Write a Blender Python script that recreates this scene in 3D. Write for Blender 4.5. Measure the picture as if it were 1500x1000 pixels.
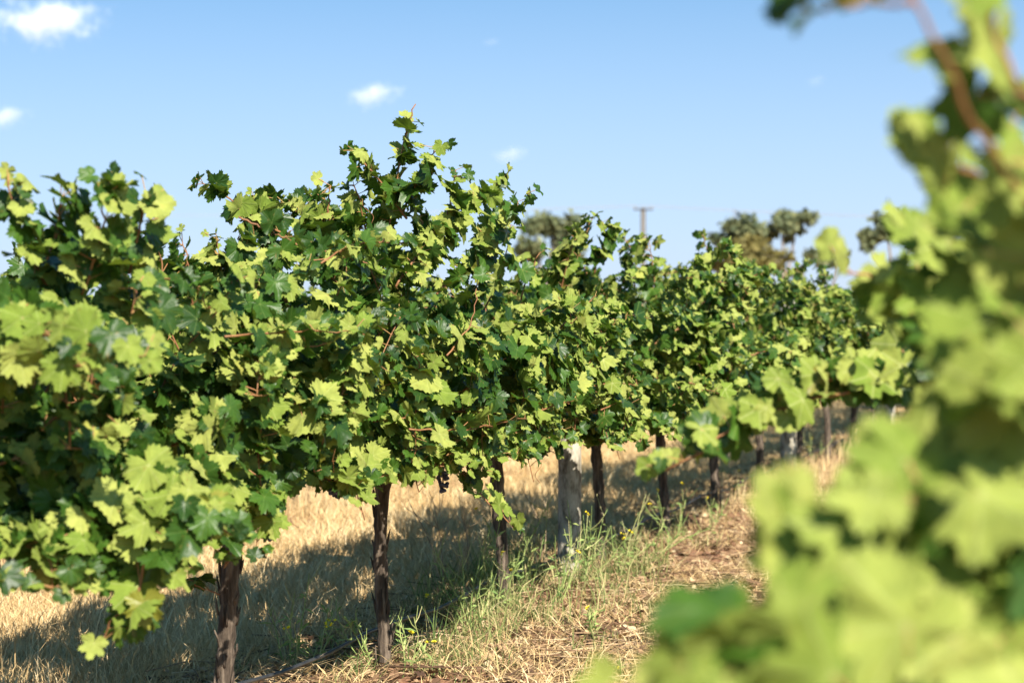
import bpy, math, random
import numpy as np
from mathutils import Vector

for o in list(bpy.data.objects):
    bpy.data.objects.remove(o)
S = bpy.context.scene
C = S.collection
R = np.random.RandomState(11)
rad = math.radians

# ------------------------------------------------------------------ camera
CAM_H = 1.46
FPX = 1500 * 70 / 36.0                      # focal length in pixels of the 1500 px photograph
PITCH = math.atan(45 / FPX)
cd = bpy.data.cameras.new('camera')
cam = bpy.data.objects.new('camera', cd)
C.objects.link(cam)
cd.lens = 70
cd.sensor_width = 36
cd.clip_start = 0.05
cd.clip_end = 9000
cam.location = (0, 0, CAM_H)
cam.rotation_euler = (math.pi / 2 - PITCH, 0, 0)
cd.dof.use_dof = True
cd.dof.focus_distance = 7.8
cd.dof.aperture_fstop = 3.1
cd.dof.aperture_blades = 9
S.camera = cam

# ------------------------------------------------------------------ sun and sky
SUN_EL, SUN_AZ = rad(39), rad(157)          # azimuth from +Y, clockwise
SUN = np.array([math.sin(SUN_AZ) * math.cos(SUN_EL), math.cos(SUN_AZ) * math.cos(SUN_EL), math.sin(SUN_EL)])
sl = bpy.data.lights.new('sun', 'SUN')
sl.energy = 5.0
sl.angle = rad(0.53)
sl.color = (1.0, 0.93, 0.80)
so = bpy.data.objects.new('sun', sl)
C.objects.link(so)
so.rotation_euler = Vector(-SUN).to_track_quat('-Z', 'Y').to_euler()
so.location = (20, -30, 30)

W = bpy.data.worlds.new('World')
S.world = W
W.use_nodes = True
nt = W.node_tree
nt.nodes.clear()
N, L = nt.nodes.new, nt.links.new
wo = N('ShaderNodeOutputWorld')
bg = N('ShaderNodeBackground')
bg.inputs['Strength'].default_value = 0.084
sky = N('ShaderNodeTexSky')
sky.sky_type = 'NISHITA'
sky.sun_disc = False
sky.sun_elevation = SUN_EL
sky.sun_rotation = SUN_AZ
sky.altitude = 0
sky.air_density = 1.0
sky.dust_density = 1.0
sky.ozone_density = 1.1
tc = N('ShaderNodeTexCoord')
mp = N('ShaderNodeMapping')                 # clearer air than the stock model: the blue starts lower
mp.inputs['Scale'].default_value = (1, 1, 2.4)
mp.inputs['Location'].default_value = (0, 0, 0.13)
nz = N('ShaderNodeVectorMath')
nz.operation = 'NORMALIZE'
L(tc.outputs['Generated'], mp.inputs['Vector'])
L(mp.outputs[0], nz.inputs[0])
L(nz.outputs[0], sky.inputs['Vector'])
sx = N('ShaderNodeSeparateXYZ')             # pale haze low over the horizon
L(tc.outputs['Generated'], sx.inputs[0])
hz = N('ShaderNodeMapRange')
hz.inputs['From Min'].default_value = 0.0
hz.inputs['From Max'].default_value = 0.21
hz.inputs['To Min'].default_value = 0.97
hz.inputs['To Max'].default_value = 0.0
L(sx.outputs['Z'], hz.inputs['Value'])
hm = N('ShaderNodeMix')
hm.data_type = 'RGBA'
hm.inputs[7].default_value = (3.05, 3.4, 4.0, 1)
L(hz.outputs[0], hm.inputs[0])
ti = N('ShaderNodeMix')                     # very clear, dry summer air
ti.data_type = 'RGBA'
ti.blend_type = 'MULTIPLY'
ti.inputs[0].default_value = 1
ti.inputs[7].default_value = (0.56, 1.04, 1.16, 1)
L(sky.outputs[0], ti.inputs[6])
L(ti.outputs[2], hm.inputs[6])
L(hm.outputs[2], bg.inputs[0])
L(bg.outputs[0], wo.inputs[0])

S.view_settings.view_transform = 'Standard'
S.view_settings.look = 'None'
S.view_settings.gamma = 1
S.view_settings.exposure = 1.45
S.render.engine = 'CYCLES'
S.cycles.use_denoising = True
S.cycles.max_bounces = 7
S.cycles.diffuse_bounces = 4
S.cycles.glossy_bounces = 2
S.cycles.transmission_bounces = 4
S.cycles.volume_bounces = 3
S.cycles.sample_clamp_indirect = 6

# ------------------------------------------------------------------ geometry of the vineyard
ANG = math.atan(950 / FPX)                  # rows run this far to the right of the view axis
SA, CA = math.sin(ANG), math.cos(ANG)
DROW = np.array([SA, CA, 0.0])
NROW = np.array([CA, -SA, 0.0])             # across the rows, towards the right
UP = np.array([0, 0, 1.0])

def P(x, y, Z):                             # a point Z metres ahead, seen at pixel x, y of the photograph
    dx = (x - 750) / FPX
    dy = (500 - y) / FPX
    cz = math.cos(PITCH) + dy * math.sin(PITCH)
    k = Z / cz
    return np.array([dx * k, Z, CAM_H + k * (dy * math.cos(PITCH) - math.sin(PITCH))])

def row(c, Z, z=0.0):                       # a point of the row at offset c
    return np.array([(c + Z * SA) / CA, Z, z])

def gz(x, y):                               # ground height
    return 0.012 * np.sin(x * 2.1 + 0.7 * y) + 0.010 * np.sin(y * 3.3 - x * 1.3) + 0.008 * np.sin(x * 5.1 + y * 4.3)

# ------------------------------------------------------------------ materials
def mat(name):
    m = bpy.data.materials.new(name)
    m.use_nodes = True
    t = m.node_tree
    t.nodes.clear()
    return m, t.nodes.new, t.links.new

def ramp(n, stops):
    r = n('ShaderNodeValToRGB')
    e = r.color_ramp.elements
    while len(e) < len(stops):
        e.new(0.5)
    for i, (p, c) in enumerate(stops):
        e[i].position = p
        e[i].color = (*c, 1)
    return r

def noise_mat(name, stops, scale=(1, 1, 1), nscale=6.0, detail=6, rough=0.85, bump=0.4, bdist=0.01, rnd=0.6, spec=0.2):
    m, n, l = mat(name)
    out = n('ShaderNodeOutputMaterial')
    b = n('ShaderNodeBsdfPrincipled')
    b.inputs['Roughness'].default_value = rough
    b.inputs['Specular IOR Level'].default_value = spec
    t = n('ShaderNodeTexCoord')
    mpn = n('ShaderNodeMapping')
    mpn.inputs['Scale'].default_value = scale
    no = n('ShaderNodeTexNoise')
    no.inputs['Scale'].default_value = nscale
    no.inputs['Detail'].default_value = detail
    no.inputs['Roughness'].default_value = rnd
    r = ramp(n, stops)
    bu = n('ShaderNodeBump')
    bu.inputs['Strength'].default_value = bump
    bu.inputs['Distance'].default_value = bdist
    l(t.outputs['Object'], mpn.inputs[0])
    l(mpn.outputs[0], no.inputs['Vector'])
    l(no.outputs['Fac'], r.inputs[0])
    l(r.outputs[0], b.inputs['Base Color'])
    l(no.outputs['Fac'], bu.inputs['Height'])
    l(bu.outputs[0], b.inputs['Normal'])
    l(b.outputs[0], out.inputs[0])
    return m

def leaf_mat(name, up_a, up_b, un_a, un_b, trans, vein_up, vein_un, rough=0.42, spec=0.5, tl=0.22):
    """leaf: upper side and underside have their own colour; attribute 'leaf': r vein, g tint, b age"""
    m, n, l = mat(name)
    out = n('ShaderNodeOutputMaterial')
    at = n('ShaderNodeAttribute')
    at.attribute_name = 'leaf'
    sp = n('ShaderNodeSeparateColor')
    l(at.outputs['Color'], sp.inputs[0])
    geo = n('ShaderNodeNewGeometry')
    vr = ramp(n, [(0.80, (0, 0, 0)), (0.95, (1, 1, 1))])
    l(sp.outputs[0], vr.inputs[0])
    no = n('ShaderNodeTexNoise')
    no.inputs['Scale'].default_value = 38
    no.inputs['Detail'].default_value = 3
    tcn = n('ShaderNodeTexCoord')
    l(tcn.outputs['Object'], no.inputs['Vector'])

    def side(a, b, vein, vs):
        mx = n('ShaderNodeMix'); mx.data_type = 'RGBA'
        mx.inputs[6].default_value = (*a, 1); mx.inputs[7].default_value = (*b, 1)
        l(sp.outputs[1], mx.inputs[0])
        mo = n('ShaderNodeMix'); mo.data_type = 'RGBA'; mo.blend_type = 'MULTIPLY'
        mo.inputs[0].default_value = 0.55
        rr = ramp(n, [(0.3, (0.62, 0.66, 0.6)), (0.7, (1.25, 1.2, 1.1))])
        l(no.outputs['Fac'], rr.inputs[0])
        l(mx.outputs[2], mo.inputs[6]); l(rr.outputs[0], mo.inputs[7])
        mv = n('ShaderNodeMix'); mv.data_type = 'RGBA'
        vm = n('ShaderNodeMath'); vm.operation = 'MULTIPLY'; vm.inputs[1].default_value = vs
        l(vr.outputs[0], vm.inputs[0]); l(vm.outputs[0], mv.inputs[0])
        l(mo.outputs[2], mv.inputs[6]); mv.inputs[7].default_value = (*vein, 1)
        # old leaves turn yellow
        ag = n('ShaderNodeMix'); ag.data_type = 'RGBA'
        ar = ramp(n, [(0.985, (0, 0, 0)), (0.997, (1, 1, 1))])
        l(sp.outputs[2], ar.inputs[0])
        am = n('ShaderNodeMath'); am.operation = 'MULTIPLY'; am.inputs[1].default_value = 0.4
        l(ar.outputs[0], am.inputs[0]); l(am.outputs[0], ag.inputs[0])
        l(mv.outputs[2], ag.inputs[6]); ag.inputs[7].default_value = (0.32, 0.26, 0.04, 1)
        return ag
    bn = n('ShaderNodeTexNoise'); bn.inputs['Scale'].default_value = 55; bn.inputs['Detail'].default_value = 4
    l(tcn.outputs['Object'], bn.inputs['Vector'])
    bl = ramp(n, [(0.66, (0, 0, 0)), (0.72, (1, 1, 1))]); l(bn.outputs['Fac'], bl.inputs[0])
    u = side(up_a, up_b, vein_up, 0.55)
    d = side(un_a, un_b, vein_un, 0.5)
    col = n('ShaderNodeMix'); col.data_type = 'RGBA'
    l(geo.outputs['Backfacing'], col.inputs[0])
    l(u.outputs[2], col.inputs[6]); l(d.outputs[2], col.inputs[7])
    b = n('ShaderNodeBsdfPrincipled')
    sc_ = n('ShaderNodeMix'); sc_.data_type = 'RGBA'
    bm_ = n('ShaderNodeMath'); bm_.operation = 'MULTIPLY'; bm_.inputs[1].default_value = 0.55
    l(bl.outputs[0], bm_.inputs[0]); l(bm_.outputs[0], sc_.inputs[0])
    l(col.outputs[2], sc_.inputs[6]); sc_.inputs[7].default_value = (0.16, 0.10, 0.03, 1)
    l(sc_.outputs[2], b.inputs['Base Color'])
    rg = n('ShaderNodeMath'); rg.operation = 'MULTIPLY_ADD'
    l(geo.outputs['Backfacing'], rg.inputs[0]); rg.inputs[1].default_value = 0.35; rg.inputs[2].default_value = rough
    l(rg.outputs[0], b.inputs['Roughness'])
    sg = n('ShaderNodeMath'); sg.operation = 'MULTIPLY_ADD'
    l(geo.outputs['Backfacing'], sg.inputs[0]); sg.inputs[1].default_value = -spec * 0.75; sg.inputs[2].default_value = spec
    l(sg.outputs[0], b.inputs['Specular IOR Level'])
    bu = n('ShaderNodeBump'); bu.inputs['Strength'].default_value = 0.5; bu.inputs['Distance'].default_value = 0.006
    l(no.outputs['Fac'], bu.inputs['Height']); l(bu.outputs[0], b.inputs['Normal'])
    tr = n('ShaderNodeBsdfTranslucent')
    tr.inputs[0].default_value = (*trans, 1)
    ms = n('ShaderNodeMixShader'); ms.inputs[0].default_value = tl
    l(b.outputs[0], ms.inputs[1]); l(tr.outputs[0], ms.inputs[2])
    l(ms.outputs[0], out.inputs[0])
    return m

M = {}
M['leaf'] = leaf_mat('vine_leaf', (0.009, 0.029, 0.006), (0.038, 0.086, 0.010), (0.118, 0.168, 0.027), (0.240, 0.262, 0.068),
                     (0.16, 0.28, 0.02), (0.12, 0.17, 0.04), (0.34, 0.35, 0.15), spec=0.24, tl=0.19)
M['petiole'] = noise_mat('petiole', [(0.3, (0.30, 0.12, 0.06)), (0.7, (0.28, 0.20, 0.07))], nscale=9, rough=0.5)
M['cane'] = noise_mat('vine_cane', [(0.25, (0.11, 0.045, 0.02)), (0.5, (0.19, 0.085, 0.035)), (0.8, (0.28, 0.15, 0.06))], nscale=14, rough=0.6, spec=0.3)
M['bark'] = noise_mat('vine_bark', [(0.3, (0.018, 0.014, 0.011)), (0.5, (0.075, 0.056, 0.042)), (0.75, (0.21, 0.165, 0.125))],
                      scale=(6, 6, 0.8), nscale=9, detail=8, bump=1.0, bdist=0.02)
M['post'] = noise_mat('weathered_post', [(0.36, (0.06, 0.052, 0.04)), (0.45, (0.18, 0.16, 0.125)), (0.54, (0.32, 0.295, 0.24)), (0.75, (0.44, 0.41, 0.35))],
                      scale=(3, 3, 1.1), nscale=7, detail=9, bump=0.8, bdist=0.012, rnd=.68)
M['grape'] = noise_mat('grape_skin', [(0.3, (0.010, 0.010, 0.030)), (0.7, (0.06, 0.07, 0.13))], nscale=40, rough=0.45, bump=0.05, spec=0.5)
M['hose'] = noise_mat('black_hose', [(0.3, (0.012, 0.012, 0.013)), (0.8, (0.05, 0.05, 0.05))], nscale=20, rough=0.35, bump=0.1, spec=0.5)
M['wire'] = noise_mat('galvanised_wire', [(0.3, (0.18, 0.17, 0.16)), (0.8, (0.3, 0.3, 0.3))], nscale=30, rough=0.5)
M['euc_bark'] = noise_mat('gum_bark', [(0.3, (0.10, 0.08, 0.065)), (0.7, (0.22, 0.185, 0.155))], nscale=2)
M['steel'] = noise_mat('rusty_steel', [(0.3, (0.06, 0.05, 0.045)), (0.7, (0.10, 0.085, 0.075))], nscale=3)
M['concrete'] = noise_mat('pole_concrete', [(0.3, (0.17, 0.16, 0.155)), (0.7, (0.24, 0.225, 0.21))], nscale=3)
M['flower'] = noise_mat('yellow_petals', [(0.3, (0.80, 0.62, 0.02)), (0.7, (0.88, 0.76, 0.04))], nscale=30, rough=0.7, bump=0.0)

def attr_mat(name, stops, rough=0.8, tl=0.2, trans=(0.4, 0.32, 0.15)):
    """thin blades; attribute 'leaf' green channel picks the colour"""
    m, n, l = mat(name)
    out = n('ShaderNodeOutputMaterial')
    at = n('ShaderNodeAttribute'); at.attribute_name = 'leaf'
    sp = n('ShaderNodeSeparateColor'); l(at.outputs['Color'], sp.inputs[0])
    r = ramp(n, stops); l(sp.outputs[1], r.inputs[0])
    b = n('ShaderNodeBsdfPrincipled')
    b.inputs['Roughness'].default_value = rough
    b.inputs['Specular IOR Level'].default_value = 0.15
    l(r.outputs[0], b.inputs['Base Color'])
    tr = n('ShaderNodeBsdfTranslucent'); tr.inputs[0].default_value = (*trans, 1)
    ms = n('ShaderNodeMixShader'); ms.inputs[0].default_value = tl
    l(b.outputs[0], ms.inputs[1]); l(tr.outputs[0], ms.inputs[2]); l(ms.outputs[0], out.inputs[0])
    return m

M['straw'] = attr_mat('dry_straw', [(0.0, (0.20, 0.125, 0.06)), (0.3, (0.37, 0.25, 0.115)), (0.7, (0.52, 0.375, 0.195)), (1.0, (0.60, 0.48, 0.29))], tl=.08)
M['green_blade'] = attr_mat('green_blade', [(0.0, (0.03, 0.065, 0.018)), (0.4, (0.085, 0.125, 0.035)), (0.75, (0.22, 0.225, 0.085)), (1.0, (0.56, 0.47, 0.24))], trans=(0.2, 0.3, 0.05))
M['litter'] = attr_mat('fallen_leaf', [(0.0, (0.055, 0.032, 0.022)), (0.45, (0.19, 0.11, 0.065)), (0.75, (0.33, 0.22, 0.13)), (1.0, (0.50, 0.39, 0.24))], tl=0.08)
M['weed_stem'] = attr_mat('weed_stem', [(0.0, (0.10, 0.17, 0.05)), (0.6, (0.25, 0.31, 0.10)), (1.0, (0.45, 0.40, 0.20))], tl=0.1, trans=(0.2, 0.3, 0.05))
M['dead_stem'] = attr_mat('dead_stem', [(0.0, (0.10, 0.07, 0.05)), (1.0, (0.38, 0.29, 0.18))], tl=0.0)
M['gum_leaf'] = attr_mat('gum_leaf', [(0.0, (0.05, 0.068, 0.04)), (0.6, (0.12, 0.135, 0.065)), (1.0, (0.20, 0.205, 0.10))], rough=0.55, trans=(0.12, 0.14, 0.05))
M['ochre_leaf'] = attr_mat('ochre_leaf', [(0.0, (0.07, 0.065, 0.022)), (0.6, (0.15, 0.13, 0.042)), (1.0, (0.22, 0.19, 0.07))], rough=0.6, trans=(0.25, 0.2, 0.05))

def ground_mat():
    m, n, l = mat('vineyard_soil')
    out = n('ShaderNodeOutputMaterial')
    b = n('ShaderNodeBsdfPrincipled')
    b.inputs['Roughness'].default_value = 0.95
    b.inputs['Specular IOR Level'].default_value = 0.1
    t = n('ShaderNodeTexCoord')
    n1 = n('ShaderNodeTexNoise'); n1.inputs['Scale'].default_value = 1.1; n1.inputs['Detail'].default_value = 8
    n2 = n('ShaderNodeTexNoise'); n2.inputs['Scale'].default_value = 34; n2.inputs['Detail'].default_value = 6; n2.inputs['Roughness'].default_value = 0.7
    l(t.outputs['Object'], n1.inputs['Vector']); l(t.outputs['Object'], n2.inputs['Vector'])
    straw = ramp(n, [(0.3, (0.26, 0.17, 0.085)), (0.5, (0.48, 0.33, 0.16)), (0.7, (0.62, 0.46, 0.25))])
    soil = ramp(n, [(0.3, (0.09, 0.045, 0.028)), (0.5, (0.25, 0.125, 0.075)), (0.72, (0.46, 0.29, 0.17))])
    l(n2.outputs['Fac'], straw.inputs[0]); l(n2.outputs['Fac'], soil.inputs[0])
    # bare soil strips under the vine rows: distance across the rows, 3.1 m apart
    dp = n('ShaderNodeVectorMath'); dp.operation = 'DOT_PRODUCT'; dp.inputs[1].default_value = tuple(NROW)
    l(t.outputs['Object'], dp.inputs[0])
    a = n('ShaderNodeMath'); a.operation = 'ADD'; a.inputs[1].default_value = 3.07 - 0.15 + 1.55 + 31.0
    l(dp.outputs['Value'], a.inputs[0])
    mo = n('ShaderNodeMath'); mo.operation = 'MODULO'; mo.inputs[1].default_value = 3.1
    l(a.outputs[0], mo.inputs[0])
    sb = n('ShaderNodeMath'); sb.operation = 'SUBTRACT'; sb.inputs[1].default_value = 1.55
    l(mo.outputs[0], sb.inputs[0])
    ab = n('ShaderNodeMath'); ab.operation = 'ABSOLUTE'; l(sb.outputs[0], ab.inputs[0])
    ad = n('ShaderNodeMath'); ad.operation = 'MULTIPLY_ADD'; ad.inputs[1].default_value = 0.9; ad.inputs[2].default_value = -0.45
    l(n1.outputs['Fac'], ad.inputs[0])
    ad2 = n('ShaderNodeMath'); ad2.operation = 'ADD'; l(ab.outputs[0], ad2.inputs[0]); l(ad.outputs[0], ad2.inputs[1])
    mask = ramp(n, [(0.38, (1, 1, 1)), (0.72, (0, 0, 0))]); l(ad2.outputs[0], mask.inputs[0])
    mx = n('ShaderNodeMix'); mx.data_type = 'RGBA'
    l(mask.outputs[0], mx.inputs[0]); l(straw.outputs[0], mx.inputs[6]); l(soil.outputs[0], mx.inputs[7])
    l(mx.outputs[2], b.inputs['Base Color'])
    bu = n('ShaderNodeBump'); bu.inputs['Strength'].default_value = 0.8; bu.inputs['Distance'].default_value = 0.03
    l(n2.outputs['Fac'], bu.inputs['Height']); l(bu.outputs[0], b.inputs['Normal'])
    l(b.outputs[0], out.inputs[0])
    return m
M['ground'] = ground_mat()

# ------------------------------------------------------------------ mesh helpers
def mesh_np(name, V, T, mats, midx=None, col=None, smooth=True):
    """triangles from numpy arrays"""
    V = np.asarray(V, dtype=np.float32); T = np.asarray(T, dtype=np.int32)
    me = bpy.data.meshes.new(name)
    me.vertices.add(len(V)); me.vertices.foreach_set('co', V.ravel())
    me.loops.add(len(T) * 3); me.loops.foreach_set('vertex_index', T.ravel())
    me.polygons.add(len(T))
    me.polygons.foreach_set('loop_start', np.arange(0, len(T) * 3, 3, dtype=np.int32))
    me.polygons.foreach_set('loop_total', np.full(len(T), 3, dtype=np.int32))
    if midx is not None:
        me.polygons.foreach_set('material_index', np.asarray(midx, dtype=np.int32))
    me.polygons.foreach_set('use_smooth', np.full(len(T), smooth, dtype=bool))
    for m in mats:
        me.materials.append(m)
    if col is not None:
        a = me.attributes.new('leaf', 'FLOAT_COLOR', 'POINT')
        a.data.foreach_set('color', np.asarray(col, dtype=np.float32).ravel())
    me.update(calc_edges=True)
    return me

def link(name, me, parent=None, loc=None):
    o = bpy.data.objects.new(name, me)
    C.objects.link(o)
    if parent is not None:
        o.parent = parent
    if loc is not None:
        o.location = loc
    return o

def tag(o, label=None, cat=None, group=None, kind=None):
    if label: o['label'] = label
    if cat: o['category'] = cat
    if group: o['group'] = group
    if kind: o['kind'] = kind
    return o

def thing(name, label, cat, loc=(0, 0, 0), group=None):
    return tag(link(name, None, loc=loc), label, cat, group)

class Buf:
    """collects triangles"""
    def __init__(s):
        s.V, s.T, s.M, s.C, s.n = [], [], [], [], 0
    def add(s, V, T, m=0, col=None):
        V = np.asarray(V, float); T = np.asarray(T, int)
        s.V.append(V); s.T.append(T + s.n); s.M.append(np.full(len(T), m))
        if col is None:
            col = np.tile([0, 0.5, 0, 1.0], (len(V), 1))
        s.C.append(col); s.n += len(V)
    def mesh(s, name, mats, origin=None, smooth=True):
        V = np.concatenate(s.V)
        if origin is not None:
            V = V - origin
        return mesh_np(name, V, np.concatenate(s.T), mats, np.concatenate(s.M), np.concatenate(s.C), smooth)

def tube(buf, pts, rads, sides=6, m=0, col=None, jit=0.0, caps=True, rs=R):
    pts = np.asarray(pts, float); k = len(pts)
    rads = np.broadcast_to(np.asarray(rads, float), (k,))
    d = np.gradient(pts, axis=0)
    d /= np.linalg.norm(d, axis=1)[:, None] + 1e-9
    ref = np.where(np.abs(d[:, 2:3]) > 0.9, np.array([[1.0, 0, 0]]), np.array([[0, 0, 1.0]]))
    ref[:] = ref[0]
    x = np.cross(ref, d); x /= np.linalg.norm(x, axis=1)[:, None] + 1e-9
    y = np.cross(d, x)
    th = np.linspace(0, 2 * math.pi, sides, endpoint=False)
    r = rads[:, None] * (1 + (rs.uniform(-jit, jit, (k, sides)) if jit else 0))
    V = pts[:, None, :] + r[..., None] * (np.cos(th)[None, :, None] * x[:, None, :] + np.sin(th)[None, :, None] * y[:, None, :])
    V = V.reshape(-1, 3)
    i = np.arange(k - 1)[:, None] * sides; j = np.arange(sides)[None, :]; j2 = (j + 1) % sides
    a, b, c, e = i + j, i + j2, i + sides + j2, i + sides + j
    T = np.concatenate([np.stack([a, b, c], -1).reshape(-1, 3), np.stack([a, c, e], -1).reshape(-1, 3)])
    if caps:
        V = np.vstack([V, pts[0], pts[-1]])
        n0 = k * sides
        jj = np.arange(sides); j2 = (jj + 1) % sides
        T = np.vstack([T, np.stack([np.full(sides, n0), j2, jj], -1),
                       np.stack([np.full(sides, n0 + 1), (k - 1) * sides + jj, (k - 1) * sides + j2], -1)])
    if col is not None:
        col = np.tile(col, (len(V), 1))
    buf.add(V, T, m, col)

def spline(pts, n):
    """smooth curve through the points"""
    pts = np.asarray(pts, float)
    if len(pts) == 2:
        return pts[0] + (pts[1] - pts[0]) * np.linspace(0, 1, n)[:, None]
    p = np.vstack([2 * pts[0] - pts[1], pts, 2 * pts[-1] - pts[-2]])
    out = []
    for u in np.linspace(0, len(pts) - 1 - 1e-6, n):
        i = int(u); t = u - i
        a, b, c, d = p[i], p[i + 1], p[i + 2], p[i + 3]
        out.append(0.5 * (2 * b + (c - a) * t + (2 * a - 5 * b + 4 * c - d) * t * t + (3 * b - a - 3 * c + d) * t ** 3))
    return np.array(out)

def unit(v):
    v = np.asarray(v, float)
    return v / (np.linalg.norm(v, axis=-1, keepdims=True) + 1e-9)

# ------------------------------------------------------------------ vine leaves
CTRL = [(0, 1.0), (8, .92), (18, .80), (26, .52), (33, .74), (44, .86), (52, .92), (62, .84), (72, .66), (79, .47), (86, .66), (97, .72), (107, .78), (120, .70), (135, .66), (150, .60), (164, .50), (177, .16)]

def leaf_template(half, ring, seed):
    rs = np.random.RandomState(seed)
    ct = np.array(CTRL, float)
    ct[1:-1, 0] += rs.uniform(-4, 4, len(ct) - 2)
    deep = rs.uniform(0.0, 0.75)                              # some blades are hardly lobed
    hull = np.interp(ct[:, 0], [0, 52, 107, 150, 177], [1, .93, .8, .66, .2])
    ct[:, 1] = ct[:, 1] + (hull - ct[:, 1]) * deep * (ct[:, 0] < 170)
    asp = rs.uniform(.9, 1.12)
    V = [(0, 0)]; vein = [1.0]
    th = np.linspace(0, 177, half)
    for a in (0, 52, 107):                                   # let the lobe tips fall on a vertex
        th[np.argmin(abs(th - a))] = a
    r = np.interp(th, ct[:, 0], ct[:, 1])
    if half > 15:
        tooth = np.where(np.arange(half) % 2 == 0, 0.062, -0.062) * (th > 5) * (th < 172)
        tooth[np.isin(th, (52, 107))] = 0.05
        r = r + tooth
    ang = np.concatenate([th, -th[:0:-1]])
    sc_l, sc_r = rs.uniform(0.9, 1.06, 2)
    rr = np.concatenate([r * sc_l, r[:0:-1] * sc_r])
    ve = np.zeros(len(ang))
    for a in (0, 52, 107, -52, -107):
        ve[np.argmin(abs(ang - a))] = 1
    n = len(ang)
    a = np.radians(ang)
    xy = np.stack([np.sin(a) * rr, np.cos(a) * rr], -1)
    idx = np.arange(n); nx = (idx + 1) % n
    keep = idx != half - 1                                    # leave the notch at the stalk open
    if ring:
        P2 = np.vstack([[0, 0], xy * 0.5, xy]); vv = np.concatenate([[1], ve, ve])
        i, j = 1 + idx[keep], 1 + nx[keep]
        T = np.vstack([np.stack([np.zeros_like(i), j, i], -1),
                       np.stack([i, j, j + n], -1), np.stack([i, j + n, i + n], -1)])
    else:
        P2 = np.vstack([[0, 0], xy]); vv = np.concatenate([[1], ve])
        i, j = 1 + idx[keep], 1 + nx[keep]
        T = np.stack([np.zeros_like(i), j, i], -1)
    x, y = P2[:, 0], P2[:, 1]
    rad_ = np.hypot(x, y); th_ = np.arctan2(x, y)
    f, dr, rp, cup = rs.uniform(-0.1, 0.55), rs.uniform(-0.05, 0.5), rs.uniform(0.06, 0.20), rs.uniform(-0.3, 0.3)
    z = f * np.abs(x) - dr * np.where(y > 0, y * y, 0) + rp * np.sin(th_ * 5 + rs.uniform(0, 6)) * rad_ ** 2 + cup * rad_ ** 2 - 0.03 * np.where(vv > 0.5, 1, 0) * rad_
    z += rs.uniform(-.06, .06, len(z)) * rad_
    V3 = np.stack([x, y, z], -1)
    V3[:, :2] *= np.array([0.62 * asp, 0.62])                                         # unit: blade about 1.1 wide
    V3[:, 2] *= 0.62
    return V3, T, vv

LEAF_HI = [leaf_template(29, True, s) for s in range(14)]
LEAF_MID = [leaf_template(19, False, s) for s in range(20, 30)]
LEAF_LOW = [leaf_template(8, False, s) for s in range(40, 44)]
for k_, t_ in enumerate(LEAF_HI + LEAF_MID + LEAF_LOW):
    v0 = t_[0]; f0 = t_[1][0]
    if np.cross(v0[f0[1]] - v0[f0[0]], v0[f0[2]] - v0[f0[0]])[2] < 0:
        t_[1][:] = t_[1][:, ::-1]

def add_leaves(buf, pos, nrm, tip, size, lod, rs, m=0, tint=None):
    """blade from its stalk end at pos, upper side facing nrm, pointing along tip"""
    tm = {2: LEAF_HI, 1: LEAF_MID, 0: LEAF_LOW}[lod]
    pos, nrm, tip, size = map(np.asarray, (pos, nrm, tip, size))
    z = unit(nrm)
    y = unit(tip - (tip * z).sum(1, keepdims=True) * z)
    x = np.cross(y, z)
    pick = rs.randint(0, len(tm), len(pos))
    for k, (V, T, vv) in enumerate(tm):
        s = np.where(pick == k)[0]
        if not len(s):
            continue
        Rm = np.stack([x[s], y[s], z[s]], axis=1) * size[s][:, None, None]      # rows are the axes
        W3 = np.einsum('vi,nij->nvj', V, Rm) + pos[s][:, None, :]
        nv = len(V)
        TT = T[None] + (np.arange(len(s)) * nv)[:, None, None]
        col = np.ones((len(s), nv, 4))
        col[..., 0] = vv[None]
        col[..., 1] = (rs.uniform(0, 1, len(s)) if tint is None else tint[s])[:, None]
        col[..., 2] = rs.uniform(0, 1, len(s))[:, None]
        buf.add(W3.reshape(-1, 3), TT.reshape(-1, 3), m, col.reshape(-1, 4))

def add_petioles(buf, a, b, r, m=1):
    n = len(a)
    d = unit(b - a)
    x = unit(np.cross(d, np.array([0.31, 0.2, 0.93]))); y = np.cross(d, x)
    rings = []
    for p in (a, b):
        for q in range(3):
            t = q * 2.094
            rings.append(p + r * (math.cos(t) * x + math.sin(t) * y))
    V = np.stack(rings, 1)
    T0 = np.array([[0, 1, 4], [0, 4, 3], [1, 2, 5], [1, 5, 4], [2, 0, 3], [2, 3, 5]])
    T = T0[None] + (np.arange(n) * 6)[:, None, None]
    buf.add(V.reshape(-1, 3), T.reshape(-1, 3), m)

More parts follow.
